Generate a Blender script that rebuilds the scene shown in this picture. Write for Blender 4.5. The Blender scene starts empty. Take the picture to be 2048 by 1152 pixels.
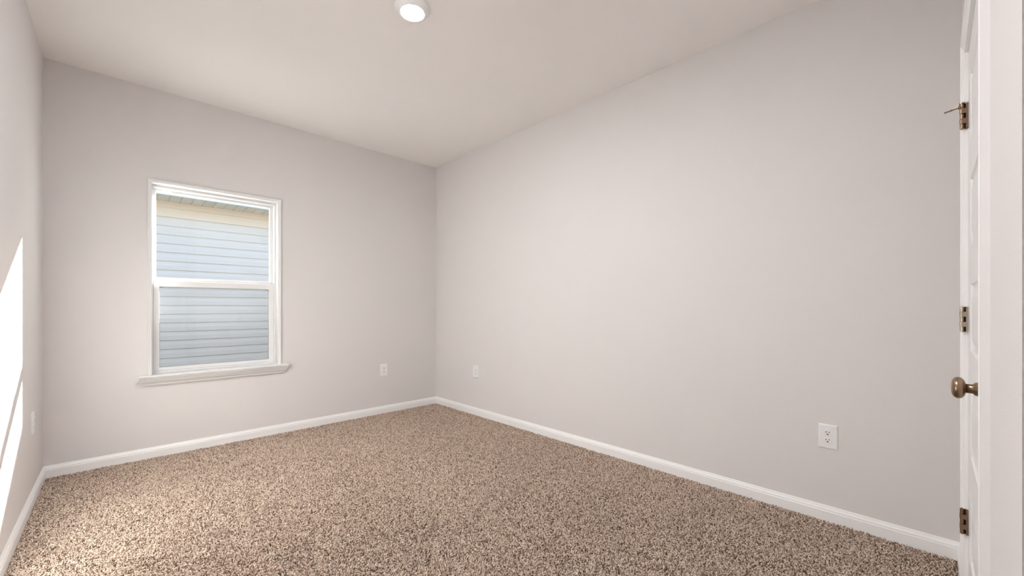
import bpy, bmesh, math, random
from mathutils import Vector, Matrix
S = bpy.context.scene
COL = S.collection

# ---------------------------------------------------------------- camera
F = 814.0; HC = 1.113
cam_d = bpy.data.cameras.new('camera'); cam = bpy.data.objects.new('camera', cam_d); COL.objects.link(cam)
cam_d.sensor_width = 36.0; cam_d.lens = 36.0 * F / 2048.0
cam_d.shift_y = (615.3 - 576.0) / 2048.0
cam_d.clip_start = 0.02; cam_d.clip_end = 200
cam.location = (0, 0, HC)
A0 = math.radians(45.97)                       # angle from the view axis to the +X axis
cam.rotation_euler = (math.pi / 2, 0, A0 - math.pi / 2)
S.camera = cam

# ---------------------------------------------------------------- view, world, sun
S.view_settings.view_transform = 'Standard'; S.view_settings.look = 'None'
S.view_settings.gamma = 1.0; S.view_settings.use_curve_mapping = False
S.view_settings.exposure = 0.08
S.cycles.max_bounces = 14; S.cycles.diffuse_bounces = 9; S.cycles.glossy_bounces = 4
S.cycles.transparent_max_bounces = 12
S.cycles.sample_clamp_indirect = 8.0
S.cycles.use_denoising = True

SKY_STRENGTH = 0.64
SUN_STRENGTH = 116.0
CEIL_LAMP = 230.0
FILL_LAMP = 860.0
SUN_DIR = Vector((-0.575, -0.850, -0.492)).normalized()

w = bpy.data.worlds.new('world'); S.world = w; w.use_nodes = True
nt = w.node_tree; nt.nodes.clear()
sky = nt.nodes.new('ShaderNodeTexSky'); sky.sky_type = 'NISHITA'; sky.sun_disc = False
sky.sun_elevation = math.asin(-SUN_DIR.z)
sky.sun_rotation = math.atan2(-SUN_DIR.x, -SUN_DIR.y)
sky.air_density = 1.0; sky.dust_density = 2.0; sky.ozone_density = 1.0
bg = nt.nodes.new('ShaderNodeBackground'); bg.inputs['Strength'].default_value = SKY_STRENGTH
out = nt.nodes.new('ShaderNodeOutputWorld')
nt.links.new(sky.outputs[0], bg.inputs[0]); nt.links.new(bg.outputs[0], out.inputs[0])

sun_d = bpy.data.lights.new('sun', 'SUN'); sun_d.energy = SUN_STRENGTH; sun_d.angle = math.radians(0.6)
sun_d.color = (1.0, 0.985, 0.96)
sun = bpy.data.objects.new('sun', sun_d); COL.objects.link(sun)
sun.rotation_euler = SUN_DIR.to_track_quat('-Z', 'Y').to_euler(); sun.location = (3, 12, 8)

# ---------------------------------------------------------------- room measures
XL, XR = -0.354, 2.666            # left wall, right wall
YB, YF = 4.030, -0.087            # window wall, door wall
ZC = 2.743                        # ceiling
XH = 0.913                        # end of the door wall, where the entry passage begins
YE = -1.60                        # back of the entry passage
SUB = -0.012                      # floor under the pile

# ---------------------------------------------------------------- helpers
def tag(o, label=None, cat=None, group=None, kind=None):
    if label: o['label'] = label
    if cat: o['category'] = cat
    if group: o['group'] = group
    if kind: o['kind'] = kind
    return o

def empty(name, loc=(0, 0, 0), rz=0.0, parent=None):
    o = bpy.data.objects.new(name, None); COL.objects.link(o)
    o.location = loc; o.rotation_euler = (0, 0, rz); o.empty_display_size = 0.05
    if parent: o.parent = parent
    return o

def obj(name, bm, mat, parent=None, bevel=0.0, smooth=False, seg=2):
    """Link a bmesh as ONE object; vertices are in world space (or in the parent's space)."""
    bmesh.ops.recalc_face_normals(bm, faces=bm.faces)
    me = bpy.data.meshes.new(name); bm.to_mesh(me); bm.free()
    if smooth:
        for p in me.polygons: p.use_smooth = True
    o = bpy.data.objects.new(name, me); COL.objects.link(o)
    me.materials.append(mat)
    if parent: o.parent = parent
    if bevel > 0:
        m = o.modifiers.new('bevel', 'BEVEL'); m.width = bevel; m.segments = seg; m.limit_method = 'ANGLE'
        m.angle_limit = math.radians(40)
    return o

def box(bm, x0, x1, y0, y1, z0, z1):
    vs = [bm.verts.new(p) for p in ((x0,y0,z0),(x1,y0,z0),(x1,y1,z0),(x0,y1,z0),(x0,y0,z1),(x1,y0,z1),(x1,y1,z1),(x0,y1,z1))]
    for f in ((0,3,2,1),(4,5,6,7),(0,1,5,4),(1,2,6,5),(2,3,7,6),(3,0,4,7)):
        bm.faces.new([vs[i] for i in f])

def loft(bm, rings, closed_ring=True, caps=True):
    """Skin a list of rings (each a list of points)."""
    R = [[bm.verts.new(p) for p in r] for r in rings]
    n = len(R[0])
    for a, b in zip(R, R[1:]):
        for i in range(n if closed_ring else n - 1):
            j = (i + 1) % n
            bm.faces.new((a[i], a[j], b[j], b[i]))
    if caps:
        bm.faces.new(R[0][::-1]); bm.faces.new(R[-1])
    return R

def lathe(bm, prof, origin, axis, seg=40, caps=True):
    """prof = [(radius, distance along axis)]"""
    ax = Vector(axis).normalized(); q = ax.to_track_quat('Z', 'Y'); o = Vector(origin)
    rings = []
    for r, h in prof:
        rings.append([o + q @ Vector((r * math.cos(2*math.pi*k/seg), r * math.sin(2*math.pi*k/seg), h)) for k in range(seg)])
    loft(bm, rings, True, caps)

def ring_frame(bm, x0, x1, z0, z1, wl, wr, wb, wt, y0, y1):
    """Rectangular frame standing in the XZ plane, one watertight piece."""
    o = [(x0,z0),(x1,z0),(x1,z1),(x0,z1)]; i = [(x0+wl,z0+wb),(x1-wr,z0+wb),(x1-wr,z1-wt),(x0+wl,z1-wt)]
    Of = [bm.verts.new((x,y0,z)) for x,z in o]; If = [bm.verts.new((x,y0,z)) for x,z in i]
    Ob = [bm.verts.new((x,y1,z)) for x,z in o]; Ib = [bm.verts.new((x,y1,z)) for x,z in i]
    for k in range(4):
        j = (k+1) % 4
        bm.faces.new((Of[k],Of[j],If[j],If[k])); bm.faces.new((Ob[j],Ob[k],Ib[k],Ib[j]))
        bm.faces.new((Of[j],Of[k],Ob[k],Ob[j])); bm.faces.new((If[k],If[j],Ib[j],Ib[k]))

# ---------------------------------------------------------------- materials
def mat(name, color, rough=0.5, metal=0.0, spec=0.5, emit=None, estr=0.0):
    m = bpy.data.materials.new(name); m.use_nodes = True
    b = m.node_tree.nodes['Principled BSDF']
    b.inputs['Base Color'].default_value = (*color, 1); b.inputs['Roughness'].default_value = rough
    b.inputs['Metallic'].default_value = metal; b.inputs['Specular IOR Level'].default_value = spec
    if emit: b.inputs['Emission Color'].default_value = (*emit, 1); b.inputs['Emission Strength'].default_value = estr
    return m

def add_bump(m, scale, strength, dist=0.001, detail=3.0, rough=0.55, vary=0.0):
    t = m.node_tree; N = t.nodes; L = t.links; b = N['Principled BSDF']
    tc = N.new('ShaderNodeTexCoord'); no = N.new('ShaderNodeTexNoise')
    no.inputs['Scale'].default_value = scale; no.inputs['Detail'].default_value = detail; no.inputs['Roughness'].default_value = rough
    bu = N.new('ShaderNodeBump'); bu.inputs['Strength'].default_value = strength; bu.inputs['Distance'].default_value = dist
    L.new(tc.outputs['Object'], no.inputs['Vector']); L.new(no.outputs[0], bu.inputs['Height']); L.new(bu.outputs[0], b.inputs['Normal'])
    if vary:
        n2 = N.new('ShaderNodeTexNoise'); n2.inputs['Scale'].default_value = 1.3; n2.inputs['Detail'].default_value = 2
        L.new(tc.outputs['Object'], n2.inputs['Vector'])
        mx = N.new('ShaderNodeMix'); mx.data_type = 'RGBA'
        c = tuple(b.inputs['Base Color'].default_value)
        mx.inputs[6].default_value = (c[0]*(1-vary), c[1]*(1-vary), c[2]*(1-vary), 1); mx.inputs[7].default_value = (c[0]*(1+vary), c[1]*(1+vary), c[2]*(1+vary), 1)
        L.new(n2.outputs[0], mx.inputs[0]); L.new(mx.outputs[2], b.inputs['Base Color'])
    return m

M = {}
M['wall'] = add_bump(mat('wall_paint', (0.698, 0.677, 0.669), 0.75, spec=0.25), 170, 0.35, 0.0012, vary=0.01)
M['ceiling'] = add_bump(mat('ceiling_paint', (0.89, 0.872, 0.861), 0.9, spec=0.15), 130, 0.4, 0.0015, vary=0.01)
M['trim'] = add_bump(mat('trim_paint', (0.90, 0.905, 0.905), 0.32), 60, 0.05, 0.0005)
M['vinyl'] = add_bump(mat('white_vinyl', (0.74, 0.745, 0.745), 0.35), 90, 0.03, 0.0003)
M['door'] = add_bump(mat('door_paint', (0.83, 0.84, 0.845), 0.3), 80, 0.06, 0.0004)
M['plastic'] = add_bump(mat('outlet_plastic', (0.83, 0.84, 0.845), 0.3), 300, 0.02, 0.0002)
M['dark'] = add_bump(mat('dark_slot_and_shade', (0.012, 0.010, 0.009), 0.6), 200, 0.05, 0.0002)
M['bronze'] = add_bump(mat('satin_bronze', (0.31, 0.215, 0.145), 0.30, metal=1.0), 220, 0.06, 0.0003, vary=0.12)
M['nickel'] = add_bump(mat('satin_nickel', (0.52, 0.45, 0.37), 0.33, metal=1.0), 220, 0.06, 0.0003, vary=0.1)
M['rubber'] = add_bump(mat('cream_rubber', (0.80, 0.70, 0.58), 0.5), 200, 0.05, 0.0002)
M['lens'] = mat('lamp_lens', (0.9, 0.88, 0.84), 0.4, emit=(1.0, 0.985, 0.995), estr=CEIL_LAMP)
M['siding'] = add_bump(mat('vinyl_siding', (0.80, 0.765, 0.715), 0.55), 25, 0.1, 0.001, vary=0.02)
M['upper_tan'] = add_bump(mat('tan_vinyl', (0.86, 0.765, 0.65), 0.55), 25, 0.08, 0.001, vary=0.02)
M['soffit'] = add_bump(mat('soffit_vinyl', (0.86, 0.81, 0.72), 0.55), 25, 0.08, 0.001, vary=0.02)
M['fascia'] = add_bump(mat('white_fascia', (0.80, 0.80, 0.79), 0.5), 25, 0.05, 0.001)
M['roof'] = add_bump(mat('roof_shingle', (0.16, 0.15, 0.14), 0.9), 40, 0.6, 0.01, vary=0.25)
M['dark_outer'] = add_bump(mat('dark_outer_wall', (0.045, 0.040, 0.037), 0.9), 30, 0.4, 0.004, vary=0.2)  # unseen outer wall made dark to cut sun bounce onto the siding
M['ground'] = add_bump(mat('ground_soil_grass', (0.30, 0.28, 0.20), 0.95), 20, 0.8, 0.02, vary=0.25)

g = bpy.data.materials.new('window_glass'); g.use_nodes = True; M['glass'] = g
N = g.node_tree.nodes; L = g.node_tree.links; N.clear()
o_ = N.new('ShaderNodeOutputMaterial'); mx = N.new('ShaderNodeMixShader'); tr = N.new('ShaderNodeBsdfTransparent')
gl = N.new('ShaderNodeBsdfGlossy'); gl.inputs['Roughness'].default_value = 0.02; fr = N.new('ShaderNodeFresnel'); fr.inputs[0].default_value = 1.45
tr.inputs[0].default_value = (0.97, 0.985, 0.98, 1)
L.new(fr.outputs[0], mx.inputs[0]); L.new(tr.outputs[0], mx.inputs[1]); L.new(gl.outputs[0], mx.inputs[2]); L.new(mx.outputs[0], o_.inputs[0])

g = bpy.data.materials.new('insect_mesh'); g.use_nodes = True; M['screen'] = g
N = g.node_tree.nodes; L = g.node_tree.links; N.clear()
o_ = N.new('ShaderNodeOutputMaterial'); mx = N.new('ShaderNodeMixShader'); tr = N.new('ShaderNodeBsdfTransparent')
di = N.new('ShaderNodeBsdfDiffuse'); di.inputs[0].default_value = (0.16, 0.16, 0.16, 1)
mx.inputs[0].default_value = 0.20
L.new(tr.outputs[0], mx.inputs[1]); L.new(di.outputs[0], mx.inputs[2]); L.new(mx.outputs[0], o_.inputs[0])

M['lens_fill'] = mat('fill_lamp_lens', (0.9, 0.88, 0.84), 0.4, emit=(1.0, 0.985, 0.995), estr=FILL_LAMP)
# carpet yarn: every strand takes one of several browns
cm = mat('carpet_yarn', (0.4, 0.3, 0.22), 0.9, spec=0.12); M['yarn'] = cm
N = cm.node_tree.nodes; L = cm.node_tree.links; b = N['Principled BSDF']
oi = N.new('ShaderNodeObjectInfo'); cr = N.new('ShaderNodeValToRGB'); cr.color_ramp.interpolation = 'LINEAR'
e = cr.color_ramp.elements
e[0].position = 0.0; e[0].color = (0.12, 0.070, 0.043, 1)
e[1].position = 1.0; e[1].color = (0.84, 0.71, 0.60, 1)
for p, c in ((0.18, (0.20, 0.130, 0.088, 1)), (0.38, (0.47, 0.365, 0.290, 1)), (0.7, (0.67, 0.55, 0.455, 1))):
    k = cr.color_ramp.elements.new(p); k.color = c
L.new(oi.outputs['Random'], cr.inputs[0]); L.new(cr.outputs[0], b.inputs['Base Color'])
b.inputs['Sheen Weight'].default_value = 0.15
M['backing'] = add_bump(mat('carpet_backing', (0.22, 0.145, 0.10), 0.95), 300, 0.6, 0.003, vary=0.2)

# ================================================================ structure
def structure(name, bm, m, **k):
    return tag(obj(name, bm, m, **k), kind='structure')

bm = bmesh.new(); box(bm, XL-0.12, XR+0.12, YE-0.12, YB+0.2, SUB-0.15, SUB); structure('floor', bm, M['backing'])
bm = bmesh.new(); box(bm, XL-0.12, XR+0.12, YE-0.12, YB+0.22, ZC, ZC+0.25); structure('ceiling', bm, M['ceiling'])
bm = bmesh.new(); box(bm, XL-0.12, XL, YE, YB, SUB, ZC); structure('wall_left', bm, M['wall'])
bm = bmesh.new(); box(bm, XR, XR+0.12, YF-0.12, YB, SUB, ZC); structure('wall_right', bm, M['wall'])
bm = bmesh.new(); box(bm, XL-0.12, XH+0.12, YE-0.12, YE, SUB, ZC); structure('wall_hall', bm, M['wall'])

# window wall, one piece with the opening
WX0, WX1, WZ0, WZ1 = 0.177, 1.012, 0.600, 2.045
def wall_with_hole(bm, x0, x1, z0, z1, hx0, hx1, hz0, hz1, y0, y1):
    ring_frame(bm, x0, x1, z0, z1, hx0-x0, x1-hx1, hz0-z0, z1-hz1, y0, y1)
bm = bmesh.new(); wall_with_hole(bm, XL-0.12, XR+0.12, SUB, ZC, WX0, WX1, WZ0, WZ1, YB, YB+0.185); structure('wall_back', bm, M['wall'])
bm = bmesh.new(); wall_with_hole(bm, XL-3, XR+4, -0.45, ZC+0.2, WX0-0.02, WX1+0.06, WZ0-0.01, WZ1+0.06, YB+0.222, YB+0.24)
structure('wall_exterior', bm, M['dark_outer'])

# door wall with the door opening (notch from the floor) and the passage side
DX0, DX1, DZ1 = 1.424, 2.224, 2.052         # rough opening
bm = bmesh.new()
prof = [(XH, SUB), (DX0, SUB), (DX0, DZ1), (DX1, DZ1), (DX1, SUB), (XR, SUB), (XR, ZC), (XH, ZC)]
for y in (YF, YF-0.115): pass
fr_ = [bm.verts.new((x, YF, z)) for x, z in prof]; bk_ = [bm.verts.new((x, YF-0.115, z)) for x, z in prof]
bm.faces.new(fr_); bm.faces.new(bk_[::-1])
for i in range(8):
    j = (i+1) % 8; bm.faces.new((fr_[j], fr_[i], bk_[i], bk_[j]))
structure('wall_front', bm, M['wall'], bevel=0.0)
bm = bmesh.new(); box(bm, XH, XH+0.12, YE, YF-0.115, SUB, ZC); structure('wall_passage', bm, M['wall'])

# ---------------------------------------------------------------- baseboards (ogee top), mitred by their own ends
BP = [(0, 0.0), (0.0125, 0.0), (0.0125, 0.050), (0.0105, 0.053), (0.0105, 0.060), (0.0085, 0.064), (0.0055, 0.070), (0.0045, 0.075), (0.003, 0.078), (0, 0.078)]
def baseboard(name, p0, p1, inward, e0=1, e1=1):
    """e0/e1: +1 mitre at an inside corner, 0 square end."""
    p0 = Vector(p0); p1 = Vector(p1); d = (p1-p0).normalized(); n = Vector(inward)
    rings = []
    for p, s, e_ in ((p0, 1, e0), (p1, -1, e1)):
        rings.append([Vector((p.x + n.x*t + d.x*t*s*e_, p.y + n.y*t + d.y*t*s*e_, z if z > 0 else SUB)) for t, z in BP])
    bm = bmesh.new(); loft(bm, rings); return structure(name, bm, M['trim'])
baseboard('baseboard_back', (XL, YB), (XR, YB), (0, -1))
baseboard('baseboard_right', (XR, YB), (XR, YF), (-1, 0))
baseboard('baseboard_left', (XL, YE), (XL, YB), (1, 0), 0, 1)
baseboard('baseboard_front', (XR, YF), (2.268, YF), (0, 1), 1, 0)
baseboard('baseboard_entry', (1.379, YF), (XH, YF), (0, 1), 0, -1)
baseboard('baseboard_passage', (XH, YF), (XH, YE), (-1, 0), -1, 0)

# ================================================================ carpet pile (geometry nodes)
def carpet():
    bm = bmesh.new()
    pts = [(XL+0.012, YE+0.02), (XH-0.014, YE+0.02), (XH-0.014, YF+0.012), (XR-0.012, YF+0.012), (XR-0.012, YB-0.012), (XL+0.012, YB-0.012)]
    bm.faces.new([bm.verts.new((x, y, SUB+0.0005)) for x, y in pts])
    o = obj('carpet_pile', bm, M['yarn'])
    tag(o, 'speckled beige and brown shag carpet covering the whole floor', 'carpet', kind='stuff')
    ng = bpy.data.node_groups.new('pile', 'GeometryNodeTree')
    ng.interface.new_socket('Geometry', in_out='INPUT', socket_type='NodeSocketGeometry')
    ng.interface.new_socket('Geometry', in_out='OUTPUT', socket_type='NodeSocketGeometry')
    N = ng.nodes; L = ng.links
    gi = N.new('NodeGroupInput'); go = N.new('NodeGroupOutput')
    dp = N.new('GeometryNodeDistributePointsOnFaces'); dp.distribute_method = 'RANDOM'
    dp.inputs['Density'].default_value = PILE_DENSITY; dp.inputs['Seed'].default_value = 4
    L.new(gi.outputs[0], dp.inputs['Mesh'])
    join = N.new('GeometryNodeGeometryToInstance')
    rnd = random.Random(3)
    for k in range(7):
        bz = N.new('GeometryNodeCurveQuadraticBezier'); bz.inputs['Resolution'].default_value = 4
        a = rnd.uniform(0, 6.28); l = rnd.uniform(0.002, 0.0065); h = rnd.uniform(0.0105, 0.0135)
        bz.inputs['Start'].default_value = (0, 0, 0)
        bz.inputs['Middle'].default_value = (-0.3*l*math.cos(a), -0.3*l*math.sin(a), h*0.75)
        bz.inputs['End'].default_value = (l*math.cos(a), l*math.sin(a), h)
        cc = N.new('GeometryNodeCurvePrimitiveCircle'); cc.inputs['Resolution'].default_value = 5
        cc.inputs['Radius'].default_value = rnd.uniform(0.0013, 0.0021)
        cm_ = N.new('GeometryNodeCurveToMesh'); cm_.inputs['Fill Caps'].default_value = True
        L.new(bz.outputs[0], cm_.inputs['Curve']); L.new(cc.outputs[0], cm_.inputs['Profile Curve'])
        L.new(cm_.outputs[0], join.inputs[0])
    ip = N.new('GeometryNodeInstanceOnPoints'); L.new(dp.outputs['Points'], ip.inputs['Points'])
    L.new(join.outputs[0], ip.inputs['Instance']); ip.inputs['Pick Instance'].default_value = True
    ri = N.new('FunctionNodeRandomValue'); ri.data_type = 'INT'
    ri.inputs['Min'].default_value = None if False else 0; 
    for s in ri.inputs:
        if s.name == 'Max' and s.type == 'INT': s.default_value = 6
        if s.name == 'Min' and s.type == 'INT': s.default_value = 0
    L.new([s for s in ri.outputs if s.type == 'INT'][0], ip.inputs['Instance Index'])
    rv = N.new('FunctionNodeRandomValue'); rv.data_type = 'FLOAT_VECTOR'
    rv.inputs[0].default_value = (-0.42, -0.42, 0.0); rv.inputs[1].default_value = (0.42, 0.42, 6.283)
    # broad brushing of the pile (foot and vacuum marks): a slow tilt over the floor
    po = N.new('GeometryNodeInputPosition'); no = N.new('ShaderNodeTexNoise'); no.inputs['Scale'].default_value = 1.7; no.inputs['Detail'].default_value = 2.5
    L.new(po.outputs[0], no.inputs['Vector'])
    sb = N.new('ShaderNodeVectorMath'); sb.operation = 'SUBTRACT'; sb.inputs[1].default_value = (0.5, 0.5, 0.5); L.new(no.outputs[1], sb.inputs[0])
    ml = N.new('ShaderNodeVectorMath'); ml.operation = 'MULTIPLY'; ml.inputs[1].default_value = (2.2, 2.2, 0); L.new(sb.outputs[0], ml.inputs[0])
    # rotate: spin first (about z), then tilt -> build the tilt as a second rotation
    e1 = N.new('FunctionNodeEulerToRotation'); e2 = N.new('FunctionNodeEulerToRotation')
    L.new(rv.outputs[0], e1.inputs[0]); L.new(ml.outputs[0], e2.inputs[0])
    rr = N.new('FunctionNodeRotateRotation'); L.new(e1.outputs[0], rr.inputs[0]); L.new(e2.outputs[0], rr.inputs[1])
    L.new(rr.outputs[0], ip.inputs['Rotation'])
    rs = N.new('FunctionNodeRandomValue'); rs.data_type = 'FLOAT'
    fl = [s for s in rs.inputs if s.type == 'VALUE']; fl[0].default_value = 0.8; fl[1].default_value = 1.25
    L.new([s for s in rs.outputs if s.type == 'VALUE'][0], ip.inputs['Scale'])
    sm = N.new('GeometryNodeSetMaterial'); sm.inputs['Material'].default_value = M['yarn']
    L.new(ip.outputs[0], sm.inputs[0]); L.new(sm.outputs[0], go.inputs[0])
    md = o.modifiers.new('pile', 'NODES'); md.node_group = ng
PILE_DENSITY = 62000.0
carpet()

# ================================================================ window
win = tag(empty('window_1', ((WX0+WX1)/2, YB, WZ0)), kind='structure')
def wpart(name, bm, m, parent=None, **k):
    o = obj(name, bm, m, **k)
    o.parent = parent or win
    o.matrix_parent_inverse = Matrix.Translation(-Vector(win.location)) if parent is None else Matrix()
    return o
# slim casing around three sides, standing on the sill
CW = 0.025
bm = bmesh.new()
prof = [(0.0, -0.002), (0.0, 0.010), (0.004, 0.013), (0.012, 0.0135), (0.015, 0.016), (CW-0.004, 0.017), (CW, 0.014), (CW, -0.002)]
rings = []
for (x, z, sx, sz) in ((WX0, WZ0+0.015, -1, 0), (WX0, WZ1, -1, 1), (WX1, WZ1, 1, 1), (WX1, WZ0+0.015, 1, 0)):
    rings.append([Vector((x + sx*w_, YB - t, z + sz*w_)) for w_, t in prof])
loft(bm, rings); wpart('casing', bm, M['vinyl'])
# sill board with a tapering ogee underneath, ends returned the same way
bm = bmesh.new()
prof = [(-0.10, 0.615), (0.066, 0.615), (0.0675, 0.611), (0.066, 0.602), (0.060, 0.598), (0.058, 0.591), (0.052, 0.585), (0.046, 0.574), (0.036, 0.560), (0.026, 0.551), (0.024, 0.543), (0.020, 0.537), (-0.0, 0.537)]
sx0, sx1 = 0.132, 1.056
rings = []
def ring_at(side):
    r = []
    for t, z in prof:
        if side < 0: x = sx0 - 0.40*max(t, 0)
        else: x = sx1 + 0.44*max(t, 0)
        r.append(Vector((x, YB - max(t, 0), z)))
    return r
pr = [(max(t, 0), z) for t, z in prof][1:]
ra = [Vector((sx0, YB, 0.615))] + [Vector((sx0 - 0.40*t, YB - t, z)) for t, z in pr[:-1]] + [Vector((sx0-0.0, YB, 0.537))]
rb = [Vector((sx1, YB, 0.615))] + [Vector((sx1 + 0.44*t, YB - t, z)) for t, z in pr[:-1]] + [Vector((sx1+0.0, YB, 0.537))]
loft(bm, [ra, rb]); box(bm, WX0+0.0005, WX1-0.0005, YB-0.004, YB+0.075, 0.601, 0.6148)
wpart('sill', bm, M['vinyl'])
# vinyl main frame lining the opening
bm = bmesh.new(); ring_frame(bm, WX0+0.001, WX1-0.001, WZ0+0.0155, WZ1-0.001, 0.010, 0.010, 0.014, 0.018, YB+0.062, YB+0.150)
wpart('window_frame', bm, M['vinyl'], bevel=0.0015)
# upper sash (outer track)
UX0, UX1 = WX0+0.0115, WX1-0.0115
bm = bmesh.new(); ring_frame(bm, UX0, UX1, 1.305, WZ1-0.0195, 0.0185, 0.0225, 0.042, 0.0145, YB+0.118, YB+0.146)
us = wpart('upper_sash', bm, M['vinyl'], bevel=0.002)
bm = bmesh.new(); box(bm, UX0+0.010, UX1-0.010, YB+0.130, YB+0.134, 1.32, WZ1-0.03); p_ = wpart('pane', bm, M['glass'])
# lower sash (inner track)
bm = bmesh.new(); ring_frame(bm, UX0, UX1, 0.630, 1.320, 0.036, 0.040, 0.026, 0.046, YB+0.072, YB+0.104)
ls = wpart('lower_sash', bm, M['vinyl'], bevel=0.003)
bm = bmesh.new(); box(bm, UX0+0.02, UX1-0.02, YB+0.088, YB+0.092, 0.64, 1.30); wpart('pane', bm, M['glass'])
# thin dark glazing gasket round the lower glass
bm = bmesh.new(); ring_frame(bm, UX0+0.0355, UX1-0.0395, 0.6555, 1.2745, 0.0022, 0.0022, 0.0022, 0.0022, YB+0.0835, YB+0.0875)
wpart('gasket', bm, mat('gasket_brown', (0.17, 0.14, 0.10), 0.6))
# insect screen outside the lower half
bm = bmesh.new(); ring_frame(bm, UX0+0.002, UX1-0.002, 0.632, 1.315, 0.018, 0.018, 0.018, 0.030, YB+0.150, YB+0.158)
sf = wpart('screen_frame', bm, M['vinyl'])
bm = bmesh.new(); vs = [bm.verts.new(p) for p in ((UX0+0.012, YB+0.154, 0.64), (UX1-0.012, YB+0.154, 0.64), (UX1-0.012, YB+0.154, 1.305), (UX0+0.012, YB+0.154, 1.305))]
bm.faces.new(vs); wpart('insect_screen', bm, M['screen'])
# two cam locks on the meeting rail and two tilt latches
for cx in (0.385, 0.800):
    bm = bmesh.new()
    box(bm, cx-0.026, cx+0.026, YB+0.078, YB+0.100, 1.3195, 1.324)
    r0 = []
    lathe(bm, [(0.0105, 0), (0.0105, 0.006), (0.008, 0.009)], (cx, YB+0.089, 1.324), (0, 0, 1), 20)
    loft(bm, [[Vector((cx-0.003, YB+0.083, 1.325)), Vector((cx-0.003, YB+0.095, 1.325)), Vector((cx-0.003, YB+0.095, 1.334)), Vector((cx-0.003, YB+0.083, 1.334))],
              [Vector((cx+0.020, YB+0.080, 1.325)), Vector((cx+0.020, YB+0.088, 1.325)), Vector((cx+0.020, YB+0.088, 1.331)), Vector((cx+0.020, YB+0.080, 1.331))],
              [Vector((cx+0.034, YB+0.076, 1.3245)), Vector((cx+0.034, YB+0.081, 1.3245)), Vector((cx+0.034, YB+0.081, 1.3275)), Vector((cx+0.034, YB+0.076, 1.3275))]])
    wpart('sash_lock', bm, M['vinyl'], bevel=0.001)
for cx, s in ((UX0+0.048, 1), (UX1-0.052, -1)):
    bm = bmesh.new(); box(bm, cx-0.012, cx+0.012, YB+0.0855, YB+0.0877, 1.2665, 1.2712); wpart('tilt_latch', bm, mat('latch_grey', (0.25, 0.23, 0.20), 0.5))

# ================================================================ door (closed) in the door wall
door = tag(empty('door_1', (1.823, YF, 0)), kind='structure')
def dpart(name, bm, m, parent=None, **k):
    o = obj(name, bm, m, **k)
    if parent is None:
        o.parent = door; o.matrix_parent_inverse = Matrix.Translation(-Vector(door.location))
    else:
        o.parent = parent; o.matrix_parent_inverse = Matrix.Identity(4)
    return o
SX0, SX1, SZ0, SZ1, YD = 1.444, 2.203, 0.006, 2.030, -0.089
PX0, PX1 = SX0+0.105, SX1-0.105
panels = [(0.240, 0.471), (0.601, 0.832), (0.962, 1.193), (1.323, 1.554), (1.684, 1.915)]
# slab: stiles and rails around five openings, one piece
bm = bmesh.new()
xs = [SX0, PX0, PX1, SX1]; zs = [SZ0] + [z for p in panels for z in p] + [SZ1]
yb = YD - 0.035
grid = {}
def V(x, y, z):
    k = (round(x, 5), round(y, 5), round(z, 5))
    if k not in grid: grid[k] = bm.verts.new((x, y, z))
    return grid[k]
for i in range(3):
    for j in range(len(zs)-1):
        hole = (i == 1 and j % 2 == 1)
        x0, x1, z0, z1 = xs[i], xs[i+1], zs[j], zs[j+1]
        if not hole:
            for y in (YD, yb): bm.faces.new((V(x0,y,z0), V(x1,y,z0), V(x1,y,z1), V(x0,y,z1)))
        else:
            for (a, b_) in (((x0,z0),(x1,z0)), ((x1,z0),(x1,z1)), ((x1,z1),(x0,z1)), ((x0,z1),(x0,z0))):
                bm.faces.new((V(a[0],YD,a[1]), V(b_[0],YD,b_[1]), V(b_[0],yb,b_[1]), V(a[0],yb,a[1])))
for j in range(len(zs)-1):
    for x in (SX0, SX1): bm.faces.new((V(x,YD,zs[j]), V(x,YD,zs[j+1]), V(x,yb,zs[j+1]), V(x,yb,zs[j])))
for i in range(3):
    for z in (SZ0, SZ1): bm.faces.new((V(xs[i],YD,z), V(xs[i+1],YD,z), V(xs[i+1],yb,z), V(xs[i],yb,z)))
slab = dpart('slab', bm, M['door'])
for z0, z1 in panels:
    bm = bmesh.new()
    steps = [(0.0, 0.0), (0.006, -0.0055), (0.013, -0.0075), (0.022, -0.0075), (0.046, -0.0012), (0.050, -0.0008)]
    prev = None
    for d, y in steps:
        r = [bm.verts.new((x, YD + y, z)) for x, z in ((PX0+d, z0+d), (PX1-d, z0+d), (PX1-d, z1-d), (PX0+d, z1-d))]
        if prev:
            for k in range(4): bm.faces.new((prev[k], prev[(k+1)%4], r[(k+1)%4], r[k]))
        else: first = r
        prev = r
    bm.faces.new(prev)
    bk = [bm.verts.new((x, yb+0.006, z)) for x, z in ((PX0, z0), (PX1, z0), (PX1, z1), (PX0, z1))]
    for k in range(4): bm.faces.new((bk[k], bk[(k+1)%4], first[(k+1)%4], first[k]))
    bm.faces.new(bk[::-1])
    dpart('panel', bm, M['door'])
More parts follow.
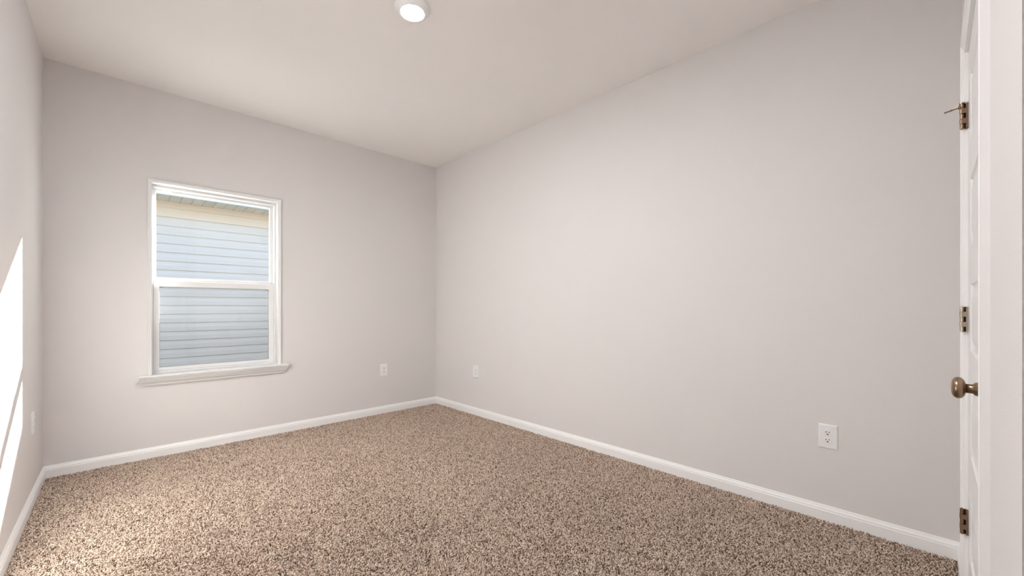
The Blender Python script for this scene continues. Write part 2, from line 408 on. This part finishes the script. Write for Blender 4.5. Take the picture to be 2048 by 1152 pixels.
# jamb (three boards with stop) as one piece
bm = bmesh.new()
def ubox(bm, x0, x1, zt, wd, y0, y1, zb=SUB):
    pf = [(x0, zb), (x0+wd, zb), (x0+wd, zt-wd), (x1-wd, zt-wd), (x1-wd, zb), (x1, zb), (x1, zt), (x0, zt)]
    f = [bm.verts.new((x, y0, z)) for x, z in pf]; r = [bm.verts.new((x, y1, z)) for x, z in pf]
    bm.faces.new(f); bm.faces.new(r[::-1])
    for i in range(8):
        j = (i+1) % 8; bm.faces.new((f[j], f[i], r[i], r[j]))
ubox(bm, 1.425, 2.2235, 2.0515, 0.0170, YF-0.0005, YF-0.115)
ubox(bm, 1.4415, 2.2065, 2.0348, 0.010, YD-0.036, YF-0.115)
dpart('jamb', bm, M['trim'])
# knob: rose, neck, flattened ball, pointing into the room
kx, kz = 1.503, 0.914
bm = bmesh.new()
lathe(bm, [(0.0325, 0.0), (0.0325, 0.004), (0.029, 0.008), (0.020, 0.0115), (0.0168, 0.0135), (0.0152, 0.0185), (0.0118, 0.0205), (0.0112, 0.022), (0.0112, 0.0335)], (kx, YD, kz), (0, 1, 0), 48)
neck = dpart('knob_rose', bm, M['bronze'], smooth=True, bevel=0)
bm = bmesh.new()
R = 0.0265; prof = []
h0, h1 = 0.0325, 0.0580
for k in range(0, 25):
    a = math.pi * k / 24
    r = R * (abs(math.sin(a)) ** 0.62); h = (h0+h1)/2 - (h1-h0)/2*math.cos(a)
    if k == 0: r = 0.011
    if k == 24: r = 0.0005
    prof.append((max(r, 0.0005) if k else 0.011, h))
lathe(bm, prof, (kx, YD, kz), (0, 1, 0), 56)
dpart('door_knob', bm, M['bronze'], smooth=True)
# three butt hinges at the far edge
HX, HY, HR = 2.2046, -0.0731, 0.0061
for z, m_, top in ((1.807, M['bronze'], True), (1.071, M['nickel'], False), (0.338, M['bronze'], False)):
    zb, zt = z-0.0455, z+0.0455; kn = (zt-zb)/5
    bm = bmesh.new()       # door leaf with two arms to knuckles 2 and 4
    box(bm, 2.1965, 2.1990, YD-0.002, HY-0.0098, zb, zt)
    for k in (1, 3): box(bm, 2.1965, 2.1995, HY-0.0102, HY+0.002, zb+k*kn+0.0004, zb+(k+1)*kn-0.0004)
    box(bm, 2.1985, 2.2050, YD-0.03, YD-0.0015, zb, zt)
    hg = dpart('hinge', bm, m_)
    bm = bmesh.new()
    for k in range(5):
        r = HR - (0.0006 if k % 2 == 0 else 0)
        lathe(bm, [(r-0.0006, zb+k*kn+0.0003), (r, zb+k*kn+0.001), (r, zb+(k+1)*kn-0.001), (r-0.0006, zb+(k+1)*kn-0.0003)], (HX, HY, 0), (0, 0, 1), 24)
    lathe(bm, [(0.003, zb-0.002), (0.003, zt+0.002)], (HX, HY, 0), (0, 0, 1), 16)
    b_ = dpart('barrel', bm, m_, smooth=False); b_.parent = hg; b_.matrix_parent_inverse = Matrix.Identity(4)
    bm = bmesh.new(); box(bm, 2.2052, 2.2068, YD+0.001, HY, zb+0.0005, zt-0.0005)
    j_ = dpart('jamb_leaf', bm, M['dark']); j_.parent = hg; j_.matrix_parent_inverse = Matrix.Identity(4)  # leaf coloured near-black: the shadow in the knuckle slits is painted in
    if top:                # hinge-pin door stop: collar, long threaded rod, short arm with pad
        bm = bmesh.new()
        zc = zt + 0.001
        lathe(bm, [(0.0085, zc-0.002), (0.0085, zc+0.003)], (HX, HY, 0), (0, 0, 1), 24)
        d = Vector((-0.12, 1.0, -0.23)).normalized()
        p = Vector((HX-0.003, HY+0.0085, zc-0.0125))
        lathe(bm, [(0.0062, -0.005), (0.0062, 0.001), (0.0024, 0.001), (0.0024, 0.017), (0.0036, 0.017), (0.0036, 0.020), (0.0024, 0.020), (0.0024, 0.034), (0.0030, 0.034), (0.0030, 0.037)], p, d, 16)
        st = dpart('hinge_stop', bm, m_); st.parent = hg; st.matrix_parent_inverse = Matrix.Identity(4)
        bm = bmesh.new()
        a = Vector((HX-0.006, HY+0.0075, zc-0.0055))
        loft(bm, [[a+Vector((0, 0, -0.006)), a+Vector((0.005, 0, -0.006)), a+Vector((0.005, 0, 0.006)), a+Vector((0, 0, 0.006))],
                  [a+Vector((0, 0.018, -0.009)), a+Vector((0.004, 0.018, -0.009)), a+Vector((0.004, 0.018, -0.0065)), a+Vector((0, 0.018, -0.0065))]])
        pd = dpart('stop_pad', bm, M['rubber']); pd.parent = hg; pd.matrix_parent_inverse = Matrix.Identity(4)

# door casing
bm = bmesh.new()
prof = [(0, -0.0005), (0, 0.0075), (0.004, 0.0095), (0.018, 0.0100), (0.022, 0.0118), (0.036, 0.0125), (0.040, 0.0158), (0.044, 0.0165), (0.054, 0.0165), (0.057, 0.0150), (0.057, -0.0005)]
X0, X1, ZT = 1.436, 2.211, 2.040
rings = []
for (x, z, sx, sz) in ((X0, SUB, -1, 0), (X0, ZT, -1, 1), (X1, ZT, 1, 1), (X1, SUB, 1, 0)):
    rings.append([Vector((x + sx*w_, YF + t, z + sz*w_)) for w_, t in prof])
loft(bm, rings); structure('trim_1', bm, M['trim'])

# ================================================================ outlets
def make_outlet():
    root = empty('wall_outlet')                       # lies in the local XZ plane, faces -Y
    bm = bmesh.new()
    W, H = 0.0405, 0.0625
    def rr(w_, h_, y, r):
        pts = []
        for cx, cz, a0 in ((w_-r, h_-r, 0), (-w_+r, h_-r, 90), (-w_+r, -h_+r, 180), (w_-r, -h_+r, 270)):
            for k in range(4):
                a = math.radians(a0 + 30*k); pts.append(Vector((cx + r*math.cos(a), y, cz + r*math.sin(a))))
        return pts
    loft(bm, [rr(W, H, 0, 0.003), rr(W, H, -0.0025, 0.003), rr(W-0.0012, H-0.0012, -0.0045, 0.003), rr(W-0.004, H-0.004, -0.0062, 0.003), rr(W-0.008, H-0.008, -0.0068, 0.003)])
    obj('cover_plate', bm, M['plastic'], root)
    for s in (1, -1):
        cz = s*0.0195
        bm = bmesh.new()
        def face(y, r):
            pts = []
            for k in range(32):
                a = 2*math.pi*k/32; z = r*math.sin(a)
                z = max(-r*0.80, min(r*0.80, z)); pts.append(Vector((r*math.cos(a), y, cz + z)))
            return pts
        loft(bm, [face(-0.0060, 0.0172), face(-0.0098, 0.0172), face(-0.0105, 0.0164)])
        rc = obj('receptacle', bm, M['plastic'], root)
        bm = bmesh.new()
        box(bm, -0.0080, -0.0054, -0.0107, -0.0090, cz+0.0004, cz+0.0095)
        box(bm, 0.0054, 0.0080, -0.0107, -0.0090, cz+0.0012, cz+0.0088)
        lathe(bm, [(0.0033, 0), (0.0033, 0.0017)], (0, -0.0090, cz-0.0062), (0, -1, 0), 16)
        obj('slot', bm, M['dark'], rc)
    bm = bmesh.new(); lathe(bm, [(0.0032, 0), (0.0032, 0.0010), (0.0026, 0.0016)], (0, -0.0066, 0), (0, -1, 0), 20)
    obj('screw', bm, M['plastic'], root)
    return root
def copy_tree(o, parent=None):
    c = o.copy(); COL.objects.link(c); c.parent = parent
    for ch in [x for x in bpy.data.objects if x.parent == o]: copy_tree(ch, c)
    return c
proto = make_outlet()
spots = [((2.666, 0.3816, 0.440), -math.pi/2, 'large white duplex outlet nearest the door, low on the right wall', 1),
         ((2.666, 3.300, 0.447), -math.pi/2, 'small white outlet on the right wall, just right of the far corner', 1),
         ((2.012, YB, 0.455), 0.0, 'white duplex outlet on the window wall between window and far corner', 1),
         ((XL, 3.560, 0.455), math.pi/2, 'white outlet seen almost edge-on on the sunlit left wall', 1)]
allo = [proto] + [copy_tree(proto) for _ in range(3)]
for o, (p, rz, lab, sgn) in zip(allo, spots):
    o.location = p
    o.rotation_euler = (0, 0, rz)
    tag(o, lab, 'wall outlet', 'duplex wall outlets')
# facing: local -Y must point into the room: right wall -> -X (rz=-90 turns -Y to -X), left wall -> +X

# ================================================================ ceiling light
def disk_light(name, x, y, lens_mat, label):
    root = empty(name, (x, y, ZC)); tag(root, label, 'ceiling light')
    bm = bmesh.new()
    pr = [(0.0935, 0.0), (0.0950, 0.0025), (0.0945, 0.006), (0.090, 0.012), (0.080, 0.020), (0.070, 0.0265), (0.0645, 0.0290), (0.0625, 0.0285), (0.0620, 0.020), (0.0620, 0.001)]
    seg = 72
    rings = [[Vector((r*math.cos(2*math.pi*k/seg), r*math.sin(2*math.pi*k/seg), -h)) for k in range(seg)] for r, h in pr]
    loft(bm, rings, True, False)
    vs = bm.verts[:]; 
    obj('trim_ring', bm, M['trim'], root, smooth=True)
    bm = bmesh.new()
    lathe(bm, [(0.0615, 0.012), (0.0615, 0.0280), (0.055, 0.0315), (0.035, 0.0340), (0.001, 0.0350)], (0, 0, 0), (0, 0, -1), 64)
    obj('lens', bm, lens_mat, root, smooth=True)
    return root
disk_light('disk_light', 1.150, 1.969, M['lens'], 'round white ceiling light, lit, in the middle of the bedroom ceiling')

disk_light('disk_light', 0.600, 1.30, M['lens_fill'], 'added round fill light, out of view, closer to the left wall than the one in the middle')  # fill light added out of view to light the room more evenly

# ================================================================ the house next door
YS, ZS, YEV = 7.67, 2.640, 7.19
house = empty('neighbouring_house', (2, YS, -0.45))
tag(house, 'neighbouring house with pale horizontal siding and tan eave seen through the window', 'house')
def hpart(name, bm, m):
    o = obj(name, bm, m); o.parent = house; o.matrix_parent_inverse = Matrix.Translation(-Vector(house.location)); return o
HX0, HX1 = -9.0, 14.0
bm = bmesh.new()
pts = []; z = ZS - 0.221; P = 0.127
pts.append((0.0, ZS-0.10))
while z > -0.45:
    pts += [(-0.008, z + P), (-0.008, z + P - 0.011), (0.003, z + P - 0.012), (0.0045, z + P*0.80), (0.0105, z + P*0.56), (0.0125, z + P*0.50), (0.0150, z + 0.002), (0.0135, z), (0.0015, z + 0.0005)]
    z -= P
rings = [[Vector((x, YS - t, zz)) for t, zz in pts] for x in (HX0, HX1)]
loft(bm, rings, False, False); box(bm, HX0, HX1, YS+0.001, YS+0.15, -0.45, ZS)
hpart('siding', bm, M['siding'])
bm = bmesh.new()
box(bm, HX0, HX1, YS-0.024, YS, ZS-0.086, ZS)
loft(bm, [[Vector((x, YS - t, zz)) for t, zz in ((0, ZS-0.087), (0.016, ZS-0.087), (0.019, ZS-0.219), (0.017, ZS-0.221), (0, ZS-0.221))] for x in (HX0, HX1)])  # top siding course in the frieze's tan, unlike the courses below
hpart('frieze_board', bm, M['upper_tan'])
bm = bmesh.new()      # soffit panels, grooves running out from the wall
gx = 0.382 - 0.1295*70; prof = [(HX0, ZS+0.02)]
prof = []
x = gx
while x < HX1:
    if x > HX0: prof += [(x-0.007, ZS), (x-0.004, ZS+0.010), (x+0.003, ZS+0.010), (x+0.004, ZS)]
    x += 0.1295
rings = [[Vector((x, y, z)) for x, z in prof] for y in (YEV, YS-0.002)]
loft(bm, rings, False, False)
hpart('soffit', bm, M['soffit'])
bm = bmesh.new(); box(bm, HX0, HX1, YEV-0.02, YEV, ZS-0.006, ZS+0.15); hpart('fascia', bm, M['fascia'])
bm = bmesh.new()
sl = 5/12
loft(bm, [[Vector((x, YEV-0.03, ZS+0.135)), Vector((x, YEV-0.03, ZS+0.150)), Vector((x, YEV+4.5, ZS+0.150+4.5*sl)), Vector((x, YEV+9.0, ZS+0.150)), Vector((x, YEV+9.0, ZS+0.135))] for x in (HX0, HX1)])
hpart('roof', bm, M['roof'])
bm = bmesh.new(); box(bm, -30, 30, YB+0.245, 40, -0.6, -0.45); structure('ground', bm, M['ground'])
